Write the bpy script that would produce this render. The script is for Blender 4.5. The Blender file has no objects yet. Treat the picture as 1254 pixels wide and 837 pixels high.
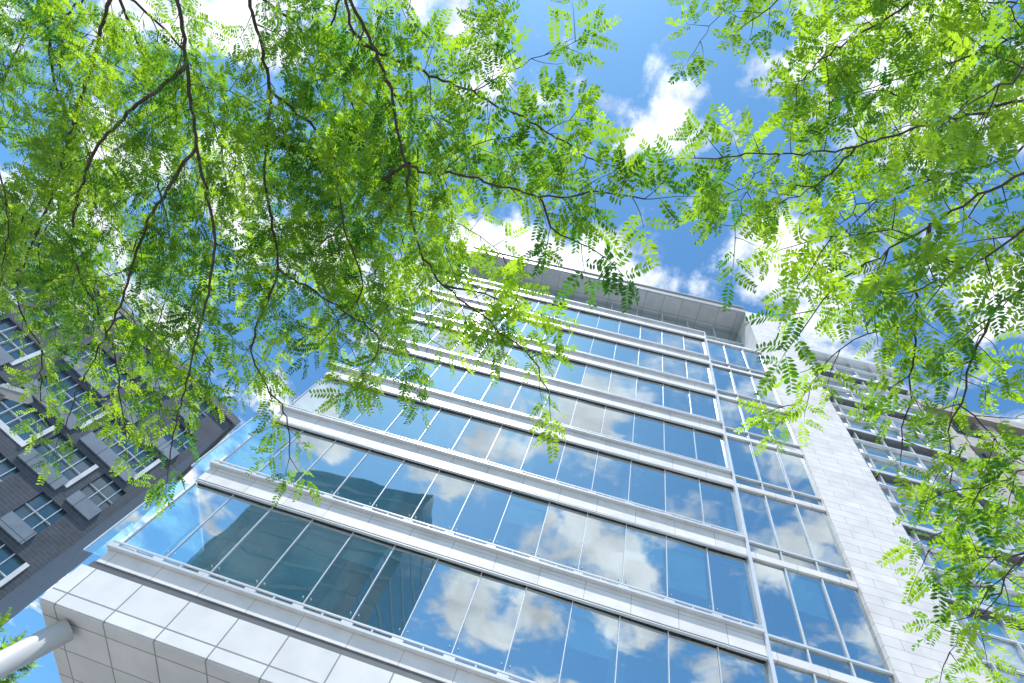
import bpy, math, random
import numpy as np
from mathutils import Vector, Matrix, Quaternion
random.seed(5); rng=np.random.default_rng(5)
scene=bpy.context.scene
D=14.0; CZ=1.6
def Z(r): return CZ+D*r
# ---------------- materials
def newmat(name):
    m=bpy.data.materials.new(name); m.use_nodes=True
    nt=m.node_tree; nt.nodes.clear()
    out=nt.nodes.new('ShaderNodeOutputMaterial')
    return m,nt,out
def pbr(name,col,rough=.6,metal=0,var=.12,nscale=1.5,brick=None,axis='xz',mortar=.35,bump=0.0,spec=.5,c2=.88):
    m,nt,out=newmat(name); N=nt.nodes; L=nt.links
    b=N.new('ShaderNodeBsdfPrincipled'); L.new(b.outputs[0],out.inputs[0])
    b.inputs['Roughness'].default_value=rough; b.inputs['Metallic'].default_value=metal
    b.inputs['Specular IOR Level'].default_value=spec
    tc=N.new('ShaderNodeTexCoord')
    no=N.new('ShaderNodeTexNoise'); no.inputs['Scale'].default_value=nscale; no.inputs['Detail'].default_value=3
    L.new(tc.outputs['Object'],no.inputs['Vector'])
    mr=N.new('ShaderNodeMapRange'); L.new(no.outputs['Fac'],mr.inputs[0])
    mr.inputs[1].default_value=.3; mr.inputs[2].default_value=.7
    mr.inputs[3].default_value=1-var; mr.inputs[4].default_value=1+var
    mul=N.new('ShaderNodeVectorMath'); mul.operation='SCALE'
    L.new(mr.outputs[0],mul.inputs['Scale'])
    if brick:
        w,h,off,joint=brick
        sp=N.new('ShaderNodeSeparateXYZ'); L.new(tc.outputs['Object'],sp.inputs[0])
        cb=N.new('ShaderNodeCombineXYZ')
        idx={'x':0,'y':1,'z':2}
        L.new(sp.outputs[idx[axis[0]]],cb.inputs[0]); L.new(sp.outputs[idx[axis[1]]],cb.inputs[1])
        br=N.new('ShaderNodeTexBrick'); L.new(cb.outputs[0],br.inputs['Vector'])
        br.offset=off; br.inputs['Scale'].default_value=1
        br.inputs['Brick Width'].default_value=w; br.inputs['Row Height'].default_value=h
        br.inputs['Mortar Size'].default_value=joint; br.inputs['Mortar Smooth'].default_value=0
        br.inputs['Color1'].default_value=(*col,1)
        br.inputs['Color2'].default_value=(*[c*c2 for c in col],1)
        br.inputs['Mortar'].default_value=(*[c*mortar for c in col],1)
        L.new(br.outputs['Color'],mul.inputs[0])
    else:
        mul.inputs[0].default_value=col
    L.new(mul.outputs[0],b.inputs['Base Color'])
    if bump>0:
        bp=N.new('ShaderNodeBump'); bp.inputs['Strength'].default_value=bump; bp.inputs['Distance'].default_value=.02
        L.new(no.outputs['Fac'],bp.inputs['Height']); L.new(bp.outputs[0],b.inputs['Normal'])
    return m
def glassmat(name,tint,boost=.22,ior=1.6,refl=(.90,.98,1),rough=.015):
    m,nt,out=newmat(name); N=nt.nodes; L=nt.links
    tr=N.new('ShaderNodeBsdfTransparent'); tr.inputs[0].default_value=(*tint,1)
    gl=N.new('ShaderNodeBsdfGlossy'); gl.inputs['Roughness'].default_value=rough; gl.inputs[0].default_value=(*refl,1)
    fr=N.new('ShaderNodeFresnel'); fr.inputs['IOR'].default_value=ior
    ma=N.new('ShaderNodeMath'); ma.operation='MULTIPLY_ADD'; ma.inputs[1].default_value=1.0; ma.inputs[2].default_value=boost; ma.use_clamp=True
    L.new(fr.outputs[0],ma.inputs[0])
    tc=N.new('ShaderNodeTexCoord'); no=N.new('ShaderNodeTexNoise'); no.inputs['Scale'].default_value=.5; no.inputs['Detail'].default_value=1
    L.new(tc.outputs['Object'],no.inputs['Vector'])
    bp=N.new('ShaderNodeBump'); bp.inputs['Strength'].default_value=.2; bp.inputs['Distance'].default_value=.05
    L.new(no.outputs['Fac'],bp.inputs['Height']); L.new(bp.outputs[0],gl.inputs['Normal'])
    mx=N.new('ShaderNodeMixShader'); L.new(ma.outputs[0],mx.inputs[0]); L.new(tr.outputs[0],mx.inputs[1]); L.new(gl.outputs[0],mx.inputs[2])
    L.new(mx.outputs[0],out.inputs[0]); return m
def leafmat(name,dark,light,tdark,tlight,tf=.55):
    m,nt,out=newmat(name); N=nt.nodes; L=nt.links
    at=N.new('ShaderNodeAttribute'); at.attribute_name='tint'
    def mixc(a,b):
        x=N.new('ShaderNodeMix'); x.data_type='RGBA'; x.inputs[6].default_value=(*a,1); x.inputs[7].default_value=(*b,1)
        L.new(at.outputs['Fac'],x.inputs[0]); return x.outputs[2]
    b=N.new('ShaderNodeBsdfPrincipled'); b.inputs['Roughness'].default_value=.42; L.new(mixc(dark,light),b.inputs['Base Color'])
    t=N.new('ShaderNodeBsdfTranslucent'); L.new(mixc(tdark,tlight),t.inputs[0])
    x=N.new('ShaderNodeMixShader'); x.inputs[0].default_value=tf; L.new(b.outputs[0],x.inputs[1]); L.new(t.outputs[0],x.inputs[2])
    L.new(x.outputs[0],out.inputs[0]); return m
M={}
M['stone']=pbr('pale_stone_panels',(.74,.72,.71),.45,brick=(1.46,.56,0,.010),var=.08,mortar=.5)
M['pier']=pbr('pier_stone_coursing',(.71,.68,.665),.5,brick=(1.9,.42,.5,.010),var=.09,mortar=.5)
M['fascia']=pbr('fascia_metal_panels',(.74,.74,.74),.3,brick=(1.46,1.6,0,.02),var=.06)
M['soffit']=pbr('soffit_panels',(.64,.64,.65),.4,brick=(1.46,1.2,0,.02),axis='xy',var=.06)
M['metal']=pbr('brushed_light_metal',(.66,.68,.70),.3,.3,var=.05)
M['gmetal']=pbr('grey_roof_metal',(.40,.41,.42),.4,.2,var=.06)
M['dmetal']=pbr('dark_metal',(.14,.145,.15),.4,.3)
M['roofmetal']=pbr('roof_soffit_metal',(.44,.44,.45),.4,.1,brick=(1.46,2.2,0,.03),axis='xy',var=.08,mortar=.6)
M['glass']=glassmat('curtain_wall_glass',(.58,.90,.94),.45,1.6)
M['glass2']=glassmat('darker_glass',(.5,.7,.72),.34)
M['ceil']=pbr('interior_ceiling',(.74,.86,.88),.8)
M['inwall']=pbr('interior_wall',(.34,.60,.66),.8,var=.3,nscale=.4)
M['blind']=pbr('roller_blind_fabric',(.72,.77,.77),.8)
M['white']=pbr('white_painted_panel',(.74,.75,.77),.4)
M['brick']=pbr('charcoal_brick',(.055,.068,.090),.6,brick=(.5,.16,.5,.012),mortar=1.5,var=.2)
M['gband']=pbr('blue_grey_spandrel_panel',(.24,.28,.33),.4,.2,brick=(1.4,3,0,.02),var=.1)
M['bwin']=pbr('blue_window_glass',(.08,.17,.23),.05,0,spec=1.0)
M['twin']=pbr('tower_window_glass',(.11,.25,.29),.06,0,spec=1.0)
M['conc']=pbr('tower_spandrels',(.22,.34,.37),.5)
M['beige']=pbr('beige_stone',(.46,.42,.38),.7,brick=(.9,.4,.5,.012),mortar=.6)
M['ground']=pbr('ground_concrete',(.36,.35,.34),.9,var=.2)
M['pave']=pbr('pavement_slabs',(.46,.45,.43),.85,brick=(.9,.6,.5,.01),axis='xy',mortar=.5)
M['asphalt']=pbr('asphalt',(.05,.05,.052),.9,var=.2,nscale=8)
M['paint']=pbr('road_paint',(.75,.75,.73),.6)
M['kerb']=pbr('kerb_stone',(.38,.37,.36),.8)
M['bark']=pbr('bark',(.060,.042,.034),.85,var=.35,nscale=14,bump=.6)
M['steel']=pbr('painted_steel_tube',(.66,.67,.68),.3,.2,var=.04)
M['leaf']=leafmat('locust_leaflets',(.018,.070,.010),(.11,.22,.012),(.085,.30,.012),(.58,.86,.03),.56)
# ---------------- mesh batching
def empty(name,loc=(0,0,0),rz=0):
    e=bpy.data.objects.new(name,None); e.location=loc; e.rotation_euler=(0,0,rz)
    scene.collection.objects.link(e); return e
class Part:
    def __init__(s,name,mat,parent=None): s.v=[];s.f=[];s.n=name;s.m=mat;s.p=parent
    def box(s,x0,x1,y0,y1,z0,z1):
        b=len(s.v)
        s.v+=[(x0,y0,z0),(x1,y0,z0),(x1,y1,z0),(x0,y1,z0),(x0,y0,z1),(x1,y0,z1),(x1,y1,z1),(x0,y1,z1)]
        s.f+=[(b,b+3,b+2,b+1),(b+4,b+5,b+6,b+7),(b,b+1,b+5,b+4),(b+1,b+2,b+6,b+5),(b+2,b+3,b+7,b+6),(b+3,b,b+4,b+7)]
    def quad(s,a,b,c,d):
        i=len(s.v); s.v+=[a,b,c,d]; s.f.append((i,i+1,i+2,i+3))
    def cyl(s,p,q,r,n=20,r2=None):
        p=Vector(p);q=Vector(q); r2=r if r2 is None else r2
        d=(q-p).normalized(); a=d.orthogonal().normalized(); c=d.cross(a); b=len(s.v)
        for (o,rr) in ((p,r),(q,r2)):
            for i in range(n):
                t=2*math.pi*i/n; s.v.append(tuple(o+a*math.cos(t)*rr+c*math.sin(t)*rr))
        for i in range(n): j=(i+1)%n; s.f.append((b+i,b+j,b+n+j,b+n+i))
        s.f.append(tuple(b+n-1-i for i in range(n))); s.f.append(tuple(b+n+i for i in range(n)))
    def tube(s,pts,rad,n=6):
        b=len(s.v); k=len(pts); a=None
        for i in range(k):
            d=(pts[min(i+1,k-1)]-pts[max(i-1,0)]).normalized()
            a=d.orthogonal().normalized() if a is None else (a-d*a.dot(d)).normalized()
            c=d.cross(a)
            for j in range(n):
                t=2*math.pi*j/n; s.v.append(tuple(pts[i]+(a*math.cos(t)+c*math.sin(t))*rad[i]))
        for i in range(k-1):
            for j in range(n):
                q=(j+1)%n; s.f.append((b+i*n+j,b+i*n+q,b+(i+1)*n+q,b+(i+1)*n+j))
        s.f.append(tuple(b+(k-1)*n+j for j in range(n)))
    def done(s,smooth=False):
        me=bpy.data.meshes.new(s.n); me.from_pydata(s.v,[],s.f); me.materials.append(M[s.m] if isinstance(s.m,str) else s.m)
        o=bpy.data.objects.new(s.n,me); scene.collection.objects.link(o)
        if s.p: o.parent=s.p
        if smooth:
            for p in me.polygons: p.use_smooth=len(p.vertices)<=4
        return o
def pane(P,x0,x1,y,z0,z1,tilt=.006):
    dx=random.uniform(-tilt,tilt)*(x1-x0); dz=random.uniform(-tilt,tilt)*(z1-z0)*.6
    P.quad((x0,y-dx-dz,z0),(x1,y+dx-dz,z0),(x1,y+dx+dz,z1),(x0,y-dx+dz,z1))
# ---------------- office building
ob=empty('office_building')
XL,XM,XP,XR=-11.95,7.0,10.78,13.82
stone=Part('stone_spandrels','stone',ob); gl=Part('window_glass','glass',ob); mt=Part('mullions','metal',ob)
dk=Part('shadow_gaps','dmetal',ob); ce=Part('floor_ceilings','ceil',ob); iw=Part('interior_walls','inwall',ob)
bl=Part('roller_blinds','blind',ob); col=Part('interior_columns','white',ob); g2=Part('lower_strip_glass','glass2',ob)
zb=[Z(.70+.295*k) for k in range(8)]
S=zb[1]-zb[0]; npn=13; pw=(XM-XL)/npn; BH=.98
YB=30
for k in range(8):
    z=zb[k]
    lo=z-BH if k else z-.7
    stone.box(XL,XM-.06,13.92,14.30,lo,z-.26)
    stone.box(XL,XL+.4,14.305,YB,lo,z-.02)
    mt.box(XL-.1,XM-.06,13.76,14.02,z-.255,z-.18)
    mt.box(XL-.1,XM-.06,13.80,13.85,z-.05,z+.0)
    dk.box(XL+.02,XM-.08,13.96,14.25,z-.175,z-.02)
    for i in range(npn+1):
        x=min(XL+i*pw,XM-.2); mt.box(x-.16,x+.16,13.81,13.955,z-.178,z-.052)
        mt.box(x+pw*.5-.02,x+pw*.5+.02,13.81,13.955,z-.178,z-.052) if i<npn else None
    if k:
        dk.box(XL+.02,XM-.08,13.97,14.28,lo-.05,lo-.003)
        mt.box(XL,XM-.06,13.90,14.0,lo-.09,lo-.052)
    ce.box(XL+.45,XP,14.32,24,z-.85,z-.30)
    if k<7:
        zt=zb[k+1]-BH-.09
        for i in range(npn):
            x0=XL+i*pw; pane(gl,x0+.01,x0+pw-.01,14.06,z-.02,zt)
            mt.box(x0-.013,x0+.013,14.02,14.12,z-.015,zt-.002)
            mt.box(x0+.03,x0+pw-.03,14.13,14.20,zt-.42,zt-.36)
            for (fx,fz) in ((.12,.35),(pw-.12,.35)): mt.cyl((x0+fx,14.01,z+fz),(x0+fx,14.05,z+fz),.016,8)
            if random.random()<.22:
                d=random.choice([.5,.9,1.4,2.2]); bl.quad((x0+.06,14.26,zt-d),(x0+pw-.06,14.26,zt-d),(x0+pw-.06,14.26,zt),(x0+.06,14.26,zt))
        gl.quad((XL+.02,14.12,z),(XL+.02,YB,z),(XL+.02,YB,zt),(XL+.02,14.12,zt))
        for j in range(1,10): mt.box(XL-.03,XL+.05,14.1+j*1.6,14.16+j*1.6,z,zt)
        if k<2:
            gl.quad((XL-.62,13.96,z-.5),(XL-.03,13.96,z-.5),(XL-.03,13.96,zt-.2),(XL-.62,13.96,zt-.2))
            mt.box(XL-.66,XL-.62,13.93,13.99,z-.5,zt-.2)
        iw.box(XL+.45,XP,20.0,20.2,z-.3,zt+.2)
        for xx in (-6.5,-1.8,3.1,7.0): 
            if random.random()<.7: iw.box(xx,xx+.12,15.8,20,z-.3,zt+.2)
        for i in range(5): col.cyl((XL+1.6+i*4.37,15.3,z-.3),(XL+1.6+i*4.37,15.3,zt+.2),.22,14)
        for i in range(9): col.box(XL+1.2+i*2.4,XL+2.4+i*2.4,16.2,16.4,zt+.13,zt+.2) 
        ps=(XP-XM)/3
        for i in range(3):
            x0=XM+.05+i*ps; 
            pane(gl,x0+.03,x0+ps-.03,14.12,z+.0,zb[k+1]-.9)
            pane(g2,x0+.03,x0+ps-.03,14.12,z-.62,z-.08)
            mt.box(x0-.025,x0+.025,14.05,14.17,z-.62,zb[k+1]-.9)
            if random.random()<.25: bl.quad((x0+.06,14.3,z+1.6),(x0+ps-.06,14.3,z+1.6),(x0+ps-.06,14.3,zb[k+1]-.95),(x0+.06,14.3,zb[k+1]-.95))
        mt.box(XM,XP-.003,14.03,14.2,z-.08,z)
    stone.box(XM+.07,XP-.003,14.02,14.28,z-.9,z-.63)
mt.box(XM-.055,XM+.06,13.84,14.25,Z(.65),zb[7]+.1)
fa=Part('fascia_panels','fascia',ob); so=Part('soffit_panels','soffit',ob)
fa.box(XL-.2,XP-.003,13.86,14.25,Z(.548),Z(.632))
fa.box(XL-.2,XL+.2,14.255,YB,Z(.548),Z(.632))
dk.box(XL-.1,XP-.01,13.95,14.25,Z(.634),Z(.65))
so.box(XL-.18,XP-.003,13.9,YB,Z(.548)-.05,Z(.548)-.003)
stone.box(XM+.07,XP-.003,13.93,14.3,Z(.652),zb[0]-.92)
gf=Part('ground_floor_glazing','glass2',ob); gw=Part('ground_floor_walls','stone',ob)
for i in range(14):
    x0=XL+1.5+i*1.5
    for zz in (0.2,3.2,6.2): gf.quad((x0+.05,17.5,zz),(x0+1.45,17.5,zz),(x0+1.45,17.5,zz+2.9),(x0+.05,17.5,zz+2.9))
    mt.box(x0-.05,x0+.05,17.4,17.6,.13,Z(.548)-.06)
gw.box(XL+.5,XP,20.3,20.6,.0,Z(.548)-.06)
gw.box(XL+.5,XL+1.4,17.3,YB-1,.0,Z(.548)-.06)
ZR=Z(3.25)
ce.box(XL+.4,XP,14.3,24,zb[7]-.02,zb[7]+.03)
nps=11; w=(XP-XL)/nps
for i in range(nps):
    x0=XL+i*w; pane(gl,x0+.03,x0+w-.03,15.65,zb[7]+.05,ZR-.02); mt.box(x0-.03,x0+.03,15.58,15.7,zb[7]+.03,ZR-.002)
mt.box(XL,XP-.003,15.56,15.72,ZR-2.6,ZR-2.5)
iw.box(XL,XP,19,19.2,zb[7]+.04,ZR)
rf=Part('roof_soffit','roofmetal',ob); rt=Part('roof_edge','gmetal',ob)
rf.box(XL-.3,XP-.004,13.98,24,ZR,ZR+.12)
rt.box(XL-.3,XP-.004,13.90,24.1,ZR+.13,ZR+.95); rt.box(XL-.4,XP-.004,13.78,24.2,ZR+.955,ZR+1.1)
pier=Part('stone_pier','pier',ob); pier.box(XP,XR,13.93,22,0,Z(3.29)); 
st=Part('support_columns','steel',ob)
st.cyl((-14.8,13.9,.1),(-11.28,14.5,9.15),.30,28)
st.cyl((-4,15.5,.1),(-4,15.5,9.2),.3,28); st.cyl((4,15.5,.1),(4,15.5,9.2),.3,28)
for p in (stone,gl,mt,dk,ce,iw,bl,g2,fa,so,gf,gw,rf,rt,pier): p.done()
col.done(); st.done(True)
# ---------------- louvred wing
lw=empty('louvred_glass_wing')
a=Part('wing_glass','glass',lw); b=Part('louvres','white',lw); c=Part('wing_slabs','metal',lw); d=Part('wing_interior','inwall',lw); e3=Part('wing_shadow_joints','dmetal',lw)
x1=21.3; ztop=Z(3.05)
z=0.4; k=0
while z<ztop:
    for i in range(5):
        x0=XR+.02+i*1.49; pane(a,x0+.03,x0+1.46,15.2,z,z+1.3); 
    b.box(XR+.01,x1,14.95 if z>Z(1.25) else 15.08,15.18,z+1.3,z+1.345)
    if k%3==0: c.box(XR+.01,x1,14.95,15.5,z-.32,z-.02); e3.box(XR+.01,x1,15.0,15.45,z-.40,z-.323)
    z+=1.377; k+=1
for i in range(6): c.box(XR+.02+i*1.49-.03,XR+.02+i*1.49+.03,15.05,15.3,0,ztop)
d.box(XR+.02,x1,17.5,24,0,ztop-.2); c.box(XR+.01,x1+.2,14.7,24,ztop,ztop+.5)
for p in (a,b,c,d,e3): p.done()
# beige building
bb=empty('beige_stone_building',(22.0,15.6,0))
a=Part('walls','beige',bb); b=Part('windows','bwin',bb); c=Part('window_frames','dmetal',bb); e2=Part('cornice','beige',bb)
H=40; nb=6; bw=3.2; nz=11; sz=H/nz
for i in range(nb):
    a.box(i*bw,i*bw+1.1,0,8,0,H)
    for j in range(nz):
        a.box(i*bw+1.1,(i+1)*bw,0.01,8,j*sz,j*sz+1.3)
        b.box(i*bw+1.1,(i+1)*bw,.4,.5,j*sz+1.3,(j+1)*sz)
        c.box(i*bw+2.12,i*bw+2.2,.3,.398,j*sz+1.3,(j+1)*sz); c.box(i*bw+1.1,(i+1)*bw,.32,.396,j*sz+2.5,j*sz+2.58)
a.box(nb*bw,nb*bw+1.1,0,8,0,H)
e2.box(-.3,nb*bw+1.4,-.4,8.3,H,H+.9)
for p in (a,b,c,e2): p.done()
# ---------------- dark brick building
db=empty('dark_brick_building',(-20.2,21.7,0),math.radians(37.9))
a=Part('brick_walls','brick',db); b=Part('windows','bwin',db); c=Part('white_window_panels','white',db); d=Part('window_fins','metal',db); e2=Part('parapet','dmetal',db); g=Part('grey_spandrels','gband',db)
HB=26.6; NF=11; sz=HB/NF; a.box(-48,0,0.35,14,0,HB-.01)
r2=random.Random(3)
for j in range(NF):
    z0=j*sz
    a.box(-48,0,0,.35,z0,z0+.72)
    x=0.0
    while x>-46:
        pier_w=r2.choice([.25,.4,.7,1.1]); a.box(x-pier_w,x,.001,.35,z0+.72,z0+sz)
        x-=pier_w; ww=r2.choice([1.6,2.4,3.2])
        if r2.random()<.2: c.box(x-.2,x,-.05,.33,z0+.74,z0+sz-.02)
        else: a.box(x-.2,x,.0015,.35,z0+.72,z0+sz)
        q_=r2.random()
        if q_<.18: c.box(x-ww,x-.205,-.02,.24,z0+.74,z0+1.0)
        elif q_<.85: g.box(x-ww,x-.205,-.10,.24,z0+.32,z0+1.0)
        b.box(x-ww,x-.205,.25,.34,z0+.72,z0+sz)
        nf=int((ww-.2)/.55)
        for q in range(1,nf+1): d.box(x-ww+q*.55-.03,x-ww+q*.55+.01,.04,.248,z0+1.01,z0+sz)
        d.box(x-ww,x-.205,.12,.2485,z0+sz*.68,z0+sz*.68+.05)
        x-=ww
    a.box(-48,x,.001,.35,z0+.72,z0+sz)
e2.box(-48.2,.2,-.15,14.2,HB,HB+.5)
for p in (a,b,c,d,e2,g): p.done()
# ---------------- glass tower across the street
tw=empty('office_tower',(-31,-44,0),math.radians(6))
a=Part('tower_slabs','conc',tw); b=Part('tower_windows','twin',tw)
for j in range(19):
    a.box(-12,12,-9,9,j*3.7,j*3.7+.6); b.box(-11.95,11.95,-8.95,8.95,j*3.7+.6,j*3.7+3.7)
for p in (a,b): p.done()
# ---------------- ground
def sheet(name,mat,x0,x1,y0,y1,z):
    p=Part(name,mat); p.quad((x0,y0,z),(x1,y0,z),(x1,y1,z),(x0,y1,z)); return p.done()
sheet('ground','ground',-1500,1500,-1500,1500,0)
p=Part('pavement','pave'); p.box(-60,60,-4.5,30,-.1,.12); p.done()
sheet('road','asphalt',-200,200,-16,-4.8,.004)
p=Part('kerb','kerb'); p.box(-60,60,-4.8,-4.503,-.1,.125); p.done()
p=Part('road_markings','paint')
for i in range(30): p.quad((-60+i*4,-10.5,.008),(-58+i*4,-10.5,.008),(-58+i*4,-10.35,.008),(-60+i*4,-10.35,.008))
p.done()
# street lamp
sl=empty('street_lamp',(-8.75,5.6,0))
a=Part('pole','dmetal',sl); a.cyl((0,0,.12),(0,0,7.2),.09,16,.06); a.cyl((0,0,.12),(0,0,.9),.14,16); a.cyl((0,0,7.0),(.5,-.1,7.25),.03,10); 
b=Part('lamp_head','gmetal',sl); b.box(.2,.7,-.18,.0,7.2,7.28); b.box(.26,.64,-.15,-.03,7.15,7.2)
a.done(); b.done()
# ---------------- trees
LB=[
[(-3.48,-.21,5.6),(-3.27,.3,5.4),(-3.07,.8,5.2),(-2.81,1.42,5.0),(-2.85,2.13,4.8),(-2.92,2.76,4.6),(-2.94,3.16,4.5)],
[(-4.3,-.15,5.9),(-4.44,.7,5.6),(-4.59,1.54,5.3),(-4.87,2.34,5.1),(-4.6,2.77,5.0),(-4.59,3.21,4.9)],
[(-3.22,-.31,6.0),(-2.82,.38,5.7),(-2.74,1.0,5.5),(-2.51,1.62,5.3),(-2.53,2.2,5.0),(-2.05,2.48,4.7),(-1.96,2.75,4.6)],
[(-2.3,-.39,5.8),(-1.79,.16,5.5),(-1.47,.62,5.2),(-1.02,.58,5.0),(-.5,.56,4.7),(-.15,.44,4.5),(.05,.42,4.4)],
[(-1.47,.62,5.2),(-1.31,1.03,5.0),(-.98,1.2,4.7),(-.62,1.27,4.5),(-.34,1.38,4.4),(-.2,1.49,4.3)],
[(-2.3,-.39,5.8),(-2.11,-.06,5.7),(-1.54,.06,5.5),(-.87,.18,5.2),(-.45,.28,4.9),(-.25,.32,4.7)],
[(-1.61,-.54,6.2),(-1.3,-.47,5.9),(-1.15,-.42,5.7)],
[(-2.51,1.62,5.3),(-1.8,1.67,5.0),(-1.41,1.73,4.8),(-1.46,1.92,4.7)],
[(-5.96,.5,5.8),(-5.38,1.13,5.5),(-4.9,1.66,5.2),(-4.86,2.18,5.0)],
[(-3.27,.3,5.4),(-4.0,.96,5.3),(-4.08,1.7,5.0),(-3.62,2.34,4.8),(-3.39,3.03,4.6)],
[(-.5,.56,4.7),(-.36,.68,4.5),(-.14,.68,4.3)],
[(-3.07,.8,5.2),(-3.37,1.41,5.0),(-3.49,2.0,4.8),(-3.8,2.63,4.7),(-4.0,3.15,4.6)],
[(-2.82,.38,5.7),(-2.22,.66,5.5),(-1.96,1.18,5.3),(-1.7,1.5,5.1),(-1.85,1.85,4.9)],
[(-5.75,-.08,6.6),(-6.0,.53,6.4),(-6.35,1.33,6.2)],
[(-1.47,.62,5.2),(-1.95,.98,5.5),(-2.46,1.53,5.8),(-3.5,2.2,6.0)],
[(-1.79,.16,5.5),(-1.75,.5,6.0),(-1.5,.95,6.2),(-1.4,1.4,6.1)],
[(-4.9,-.17,6.5),(-4.75,.52,6.6),(-4.67,1.34,6.5),(-4.4,2.26,6.3),(-4.5,3.2,6.0)],
[(-3.65,-.35,6.6),(-3.07,.05,6.8),(-2.5,.62,6.6),(-2.06,1.2,6.4),(-1.75,1.75,6.1)],
[(-.98,1.2,4.7),(-.7,1.15,4.6),(-.42,1.14,4.5)],
[(-5.75,-.08,6.6),(-5.5,.73,6.3),(-5.04,1.37,6.1),(-5.55,2.24,5.9),(-5.29,2.9,5.7)],
[(-4.3,-.15,5.9),(-3.9,.25,6.1),(-3.7,.9,6.2),(-3.5,1.6,6.1)],
[(-2.3,-.39,5.8),(-2.6,-.05,6.2),(-2.5,.3,6.4),(-2.2,.7,6.5)],
[(-4.9,-.17,6.5),(-5.3,.1,6.4),(-5.3,.6,6.2),(-5.0,1.0,5.9)],
[(-4.44,.7,5.6),(-5.0,1.2,5.9),(-5.4,1.9,5.7),(-5.6,2.5,5.5)],
]
LROOT=[0,1,2,3,6,8,13,16,17]
RB=[
[(1.84,-.11,4.8),(1.49,.15,4.6),(1.3,.29,4.5),(1.12,.46,4.4),(.95,.62,4.3),(.88,.78,4.2)],
[(1.3,.29,4.5),(1.35,.52,4.5),(1.48,.84,4.5),(1.47,1.07,4.3),(1.47,1.22,4.2)],
[(1.55,-1.03,5.8),(1.1,-.62,5.6),(.8,-.35,5.3),(.66,-.18,5.0)],
[(2.16,-.42,5.6),(1.52,-.15,5.4),(1.07,.04,5.1),(.58,.16,4.9),(.25,.22,4.7)],
[(.79,-.92,6.0),(.52,-.62,5.7),(.38,-.48,5.5)],
[(1.94,.32,4.5),(1.68,.55,4.4),(1.63,.81,4.3),(1.64,1.12,4.2),(1.75,1.38,4.2)],
[(2.24,1.08,4.3),(1.98,1.25,4.2),(1.76,1.33,4.1)],
[(2.34,1.3,4.2),(2.12,1.58,4.1),(2.0,1.75,4.0)],
[(2.12,1.58,4.1),(1.93,1.64,4.05)],
[(1.07,.04,5.1),(.92,.22,4.9),(.74,.32,4.7)],
[(2.15,-.86,5.9),(1.76,-.59,5.7),(1.38,-.39,5.5),(1.02,-.22,5.3)],
[(2.16,-.42,5.6),(2.04,-.06,5.6),(1.7,.12,5.5),(1.3,.33,5.3),(1.16,.42,5.1)],
[(1.46,.07,4.0),(1.31,.23,3.9),(1.2,.37,3.9),(1.06,.44,3.8)],
[(.79,-.92,6.0),(.25,-.86,5.9),(-.02,-.8,5.7)],
[(2.4,-1.0,6.4),(1.79,-.89,6.3),(1.4,-.9,6.2),(1.1,-.7,6.1)],
[(1.25,-.38,4.0),(1.09,-.28,3.9),(.97,-.18,3.8)],
[(2.15,-.86,5.9),(2.3,-.5,6.2),(1.9,-.3,6.2),(1.5,-.05,6.0)],
[(1.55,-1.03,5.8),(1.3,-.95,5.6),(1.05,-.9,5.5),(.85,-.76,5.4)],
[(2.4,-1.0,6.4),(2.3,-.75,6.1),(2.0,-.62,5.8),(1.7,-.75,5.6)],
]
RROOT=[0,2,3,4,5,6,7,10,12,14,15]
def leaf_template(seed):
    r=np.random.default_rng(seed); V=[];F=[]
    n=9+seed%3; c=r.uniform(.05,.22); sw=r.uniform(-.15,.15)
    def pos(x): return np.array([x,sw*x*x,-c*x*x])
    V+= [pos(0)+[0,.006,0],pos(0)-[0,.006,0],pos(.5)-[0,.005,0],pos(1)-[0,.002,0],pos(1)+[0,.002,0],pos(.5)+[0,.005,0]]
    F.append((0,1,2,3,4,5))
    for i in range(n):
        s=.12+.86*i/(n-1)
        for sd in (1,-1):
            ss=s+(.02 if sd>0 else -.015)
            if r.random()<.04: continue
            ln=(.235-.09*abs(s-.45)*1.6)*r.uniform(.85,1.12); wd=ln*.40*r.uniform(.85,1.1)
            an=math.radians(r.uniform(52,74))*sd; up=r.uniform(-.3,.25)
            d=np.array([math.cos(an),math.sin(an),up]); d/=np.linalg.norm(d)
            q=np.cross([0,0,1],d); q/=np.linalg.norm(q); q=q+np.array([0,0,r.uniform(-.45,.45)])
            o=pos(ss); b=len(V)
            V+=[o,o+d*ln*.28-q*wd*.45,o+d*ln*.68-q*wd*.45,o+d*ln,o+d*ln*.68+q*wd*.45,o+d*ln*.28+q*wd*.45]
            F.append(tuple(range(b,b+6)))
    return np.array(V,dtype=np.float32),np.array(F,dtype=np.int32)
TPL=[leaf_template(i) for i in range(8)]
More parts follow.
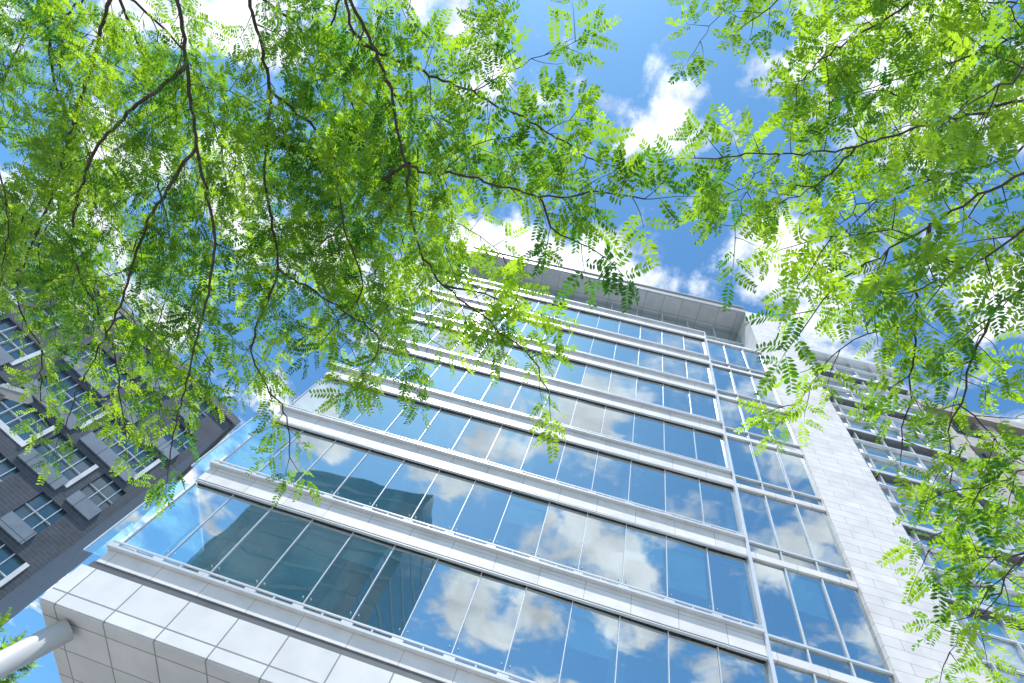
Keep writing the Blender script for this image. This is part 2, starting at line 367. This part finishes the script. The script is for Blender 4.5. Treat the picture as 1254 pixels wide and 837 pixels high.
def foliage_mesh(name,fr,parent,mat='leaf'):
    P=np.array([f[0] for f in fr]);Dd=np.array([f[1] for f in fr]);Nn=np.array([f[2] for f in fr]);Ls=np.array([f[3] for f in fr]);T=np.array([f[4] for f in fr])
    Dd/=np.linalg.norm(Dd,axis=1,keepdims=True); Yy=np.cross(Nn,Dd); Yy/=np.linalg.norm(Yy,axis=1,keepdims=True); Nn=np.cross(Dd,Yy)
    VV=[];FF=[];TT=[];off=0; which=rng.integers(0,len(TPL),len(fr))
    for k,(tv,tf) in enumerate(TPL):
        ix=np.where(which==k)[0]
        if len(ix)==0: continue
        Rm=np.stack([Dd[ix],Yy[ix],Nn[ix]],axis=1)
        v=np.einsum('vk,mkc->mvc',tv,Rm)*Ls[ix][:,None,None]+P[ix][:,None,:]
        m,nv=v.shape[:2]
        f=tf[None]+(np.arange(m)*nv)[:,None,None]+off
        VV.append(v.reshape(-1,3));FF.append(f.reshape(-1,6));TT.append(np.repeat(T[ix],nv)); off+=m*nv
    V=np.concatenate(VV).astype(np.float32);F=np.concatenate(FF).astype(np.int32);T=np.concatenate(TT).astype(np.float32)
    me=bpy.data.meshes.new(name); me.vertices.add(len(V)); me.vertices.foreach_set('co',V.ravel())
    me.loops.add(F.size); me.loops.foreach_set('vertex_index',F.ravel())
    me.polygons.add(len(F)); me.polygons.foreach_set('loop_start',np.arange(0,F.size,6,dtype=np.int32)); me.polygons.foreach_set('loop_total',np.full(len(F),6,dtype=np.int32))
    me.update(calc_edges=True); me.validate()
    at=me.attributes.new('tint','FLOAT','POINT'); at.data.foreach_set('value',T)
    me.materials.append(M[mat]); o=bpy.data.objects.new(name,me); scene.collection.objects.link(o); o.parent=parent
    return o
def smooth(pts,step,rr,wig=.02):
    P=[Vector(p) for p in pts]; P=[P[0]*2-P[1]]+P+[P[-1]*2-P[-2]]; out=[]
    for i in range(1,len(P)-2):
        n=max(2,int((P[i+1]-P[i]).length/step))
        for j in range(n):
            t=j/n; a,b,c,d=P[i-1:i+3]
            out.append(.5*((2*b)+(c-a)*t+(2*a-5*b+4*c-d)*t*t+(3*b-a-3*c+d)*t**3)+Vector([rr.gauss(0,wig*.35) for _ in range(3)]))
    out.append(P[-2]); return out
def rotz(v,a):
    c,s=math.cos(a),math.sin(a); return Vector((v.x*c-v.y*s,v.x*s+v.y*c,v.z))
def grow(branches,wood,fr,rr,leaf=(.12,.19),spacing=.1,tw=(.2,.55),r0=.02,dens=1.0,tintb=.5,sec=0.0,secx=99,lvl=0):
    extra=[]
    for br in branches:
        pts=smooth(br,.06,rr); n=len(pts); lenb=n*.06; rs=r0*min(1.2,.45+lenb*.2)
        wood.tube(pts,[rs*(1-.78*i/(n-1))+.0012 for i in range(n)],6)
        acc=0; side=1; acc2=.1
        btint=rr.gauss(tintb,.24)
        for i in range(1,n):
            sl_=(pts[i]-pts[i-1]).length
            acc+=sl_; acc2+=sl_; t=i/(n-1); tg=(pts[i]-pts[i-1]).normalized()
            if sec and acc2>sec and t<.78 and pts[i].x<secx:
                acc2=rr.uniform(0,sec*.4)
                d=rotz(Vector((tg.x,tg.y,0)).normalized(),rr.choice([-1,1])*math.radians(rr.uniform(35,70)))
                ll=rr.uniform(.35,.7); p0=pts[i]; up=rr.uniform(-.02,.22)
                extra.append([tuple(p0),tuple(p0+d*ll*.5+Vector((0,0,up))),tuple(p0+rotz(d,rr.gauss(0,.3))*ll+Vector((0,0,up*.6)))])
            if acc<spacing: continue
            acc=rr.uniform(0,spacing*.4)
            if rr.random()>dens: continue
            side=-side
            twig(pts[i],rotz(Vector((tg.x,tg.y,tg.z*.3)),side*math.radians(rr.uniform(25,80))),rr.uniform(*tw)*(1-.3*t),wood,fr,rr,leaf,btint,1)
        tg=(pts[-1]-pts[-3]).normalized(); twig(pts[-1],tg,rr.uniform(*tw),wood,fr,rr,leaf,btint,0)
    if extra: grow(extra,wood,fr,rr,leaf,spacing,tw,r0*.45,dens,tintb,0,99,1)
def twig(p,d,ln,wood,fr,rr,leaf,bt,lvl):
    bt=bt+rr.gauss(0,.15)
    d=d.normalized(); d.z+=rr.uniform(-.35,.12); d.normalize(); p=p.copy(); pts=[p.copy()]; st=.042; n=max(3,int(ln/st)); turn=rr.gauss(0,.05); side=rr.choice([-1,1])
    for i in range(n):
        d=rotz(d,turn+rr.gauss(0,.09)); d.z-=.014; d.normalize(); p=p+d*st; pts.append(p.copy())
        if i>=1:
            side=-side
            a=side*math.radians(rr.uniform(42,75))
            f=rotz(d,a); f.z=d.z*.5+rr.uniform(-.45,.1)
            nr=(rr.gauss(0,.38),rr.gauss(0,.38),1)
            L_=rr.uniform(*leaf)*(.75 if i>n-2 else 1)
            fr.append((tuple(p),tuple(f),nr,L_,min(1,max(0,rr.gauss(bt,.15)))))
        if lvl and i==n//2 and n>6 and rr.random()<.6:
            twig(p,rotz(d,-side*math.radians(rr.uniform(35,60))),ln*.5,wood,fr,rr,leaf,bt,0)
    f=d.copy(); fr.append((tuple(p),tuple(f),(rr.gauss(0,.2),rr.gauss(0,.2),1),rr.uniform(*leaf),min(1,max(0,rr.gauss(bt+.15,.2)))))
    wood.tube(pts,[.0030-.002*i/n for i in range(len(pts))],4)
def tree(name,base,hub,B,roots,seed,**kw):
    rr=random.Random(seed); e=empty(name); wood=Part('branches','bark',e); trunk=Part('trunk','bark',e); fr=[]
    bp=Vector(base); hp=Vector(hub)
    tp=smooth([bp,bp.lerp(hp,.35)+Vector((.12,-.05,0)),bp.lerp(hp,.7)+Vector((-.08,.06,0)),hp],.15,rr,.03)
    n=len(tp); trunk.tube(tp,[.17-.07*i/n+(.09*max(0,1-i/3)) for i in range(n)],14)
    for i in roots:
        q=Vector(B[i][0]); q2=Vector(B[i][1]); dd=(q-q2).normalized()*.5
        lp=smooth([hp,hp.lerp(q,.45)+Vector((0,0,.25)),q+dd*.4,q],.08,rr,.02); m=len(lp)
        wood.tube(lp,[.055-.043*min(1,j/(m*.8)) for j in range(m)],8)
    grow(B,wood,fr,rr,**kw)
    trunk.done(True); wood.done(True); foliage_mesh('foliage',fr,e); return len(fr)
nA=tree('honey_locust_tree',(-4.6,-4.0,.1),(-3.7,-2.3,4.0),LB,LROOT,11,spacing=.088,tw=(.12,.40),leaf=(.13,.205),r0=.0115,sec=.40,secx=-1.1,tintb=.40)
nB=tree('honey_locust_tree.001',(4.6,-1.9,.1),(3.5,-1.1,3.5),RB,RROOT,12,spacing=.08,tw=(.10,.33),leaf=(.12,.185),r0=.009,sec=.5,tintb=.50)
rr=random.Random(4); BB=[]
for i in range(26):
    a=rr.uniform(0,6.28); r=rr.uniform(.8,2.1); zz=rr.uniform(5.6,9.9); r*=math.sqrt(max(.15,1-((zz-7.6)/2.6)**2))
    s0=Vector((-15.0,17.6,rr.uniform(4.6,7))); t=Vector((-15.0+r*math.cos(a),17.6+r*math.sin(a),zz))
    BB.append([tuple(s0),tuple(s0.lerp(t,.5)+Vector((0,0,.2))),tuple(t)])
nC=tree('street_tree',(-15.0,17.6,.1),(-15.0,17.6,6.2),BB,[],21,leaf=(.22,.34),spacing=.13,tw=(.3,.7),r0=.04,tintb=.35)
print('fronds',nA,nB,nC)
# ---------------- camera
cam=bpy.data.cameras.new('camera'); co=bpy.data.objects.new('camera',cam); scene.collection.objects.link(co)
R=Vector((.960,-.1592,.2308)); U=Vector((-.2395,-.8936,.3798)); 
R.normalize(); U=(U-R*U.dot(R)).normalized(); B=R.cross(U)
co.matrix_world=Matrix(((R.x,U.x,B.x,0),(R.y,U.y,B.y,0),(R.z,U.z,B.z,CZ),(0,0,0,1)))
cam.sensor_width=36; cam.lens=691/1254*36; cam.clip_end=5000; cam.clip_start=.05
scene.camera=co
# ---------------- light
s=Vector((-.213,-.392,.895)).normalized()
sd=bpy.data.lights.new('sun','SUN'); sd.energy=5; sd.angle=math.radians(.5); sd.color=(1,.975,.94)
so_=bpy.data.objects.new('sun',sd); so_.rotation_mode='QUATERNION'; so_.rotation_quaternion=s.to_track_quat('Z','Y'); scene.collection.objects.link(so_)
wd=bpy.data.worlds.new('World'); scene.world=wd; wd.use_nodes=True
nt=wd.node_tree; N=nt.nodes; L=nt.links; N.clear()
out=N.new('ShaderNodeOutputWorld'); bg=N.new('ShaderNodeBackground'); L.new(bg.outputs[0],out.inputs[0])
sky=N.new('ShaderNodeTexSky'); sky.sky_type='NISHITA'; sky.sun_disc=False
sky.sun_elevation=math.radians(63.5); sky.sun_rotation=math.atan2(s.x,s.y); sky.dust_density=.4
tc=N.new('ShaderNodeTexCoord'); sp=N.new('ShaderNodeSeparateXYZ'); L.new(tc.outputs['Generated'],sp.inputs[0])
mz=N.new('ShaderNodeMath'); mz.operation='MAXIMUM'; mz.inputs[1].default_value=.06; L.new(sp.outputs[2],mz.inputs[0])
dv=[]
for i in (0,1):
    q=N.new('ShaderNodeMath'); q.operation='DIVIDE'; L.new(sp.outputs[i],q.inputs[0]); L.new(mz.outputs[0],q.inputs[1]); dv.append(q)
cb=N.new('ShaderNodeCombineXYZ'); L.new(dv[0].outputs[0],cb.inputs[0]); L.new(dv[1].outputs[0],cb.inputs[1]); cb.inputs[2].default_value=8.15
n1=N.new('ShaderNodeTexNoise'); n1.inputs['Scale'].default_value=4.2; n1.inputs['Detail'].default_value=8; n1.inputs['Roughness'].default_value=.58; n1.inputs['Distortion'].default_value=.1
L.new(cb.outputs[0],n1.inputs['Vector'])
r1=N.new('ShaderNodeMapRange'); r1.interpolation_type='SMOOTHSTEP'; r1.inputs[1].default_value=.475; r1.inputs[2].default_value=.59; L.new(n1.outputs['Fac'],r1.inputs[0])
n2=N.new('ShaderNodeTexNoise'); n2.inputs['Scale'].default_value=7; n2.inputs['Detail'].default_value=5; L.new(cb.outputs[0],n2.inputs['Vector'])
r2_=N.new('ShaderNodeMapRange'); r2_.inputs[1].default_value=.35; r2_.inputs[2].default_value=.65; r2_.inputs[3].default_value=.95; r2_.inputs[4].default_value=1.6; L.new(n2.outputs['Fac'],r2_.inputs[0])
cc=N.new('ShaderNodeVectorMath'); cc.operation='SCALE'; cc.inputs[0].default_value=(.93,.98,1.04); L.new(r2_.outputs[0],cc.inputs['Scale'])
sk=N.new('ShaderNodeVectorMath'); sk.operation='MULTIPLY'; sk.inputs[1].default_value=(.12,.205,.24); L.new(sky.outputs[0],sk.inputs[0])
mx=N.new('ShaderNodeMix'); mx.data_type='RGBA'; L.new(r1.outputs[0],mx.inputs[0]); L.new(sk.outputs[0],mx.inputs[6]); L.new(cc.outputs[0],mx.inputs[7])
L.new(mx.outputs[2],bg.inputs[0]); bg.inputs[1].default_value=1
scene.view_settings.view_transform='Standard'; scene.view_settings.look='None'; scene.view_settings.exposure=0
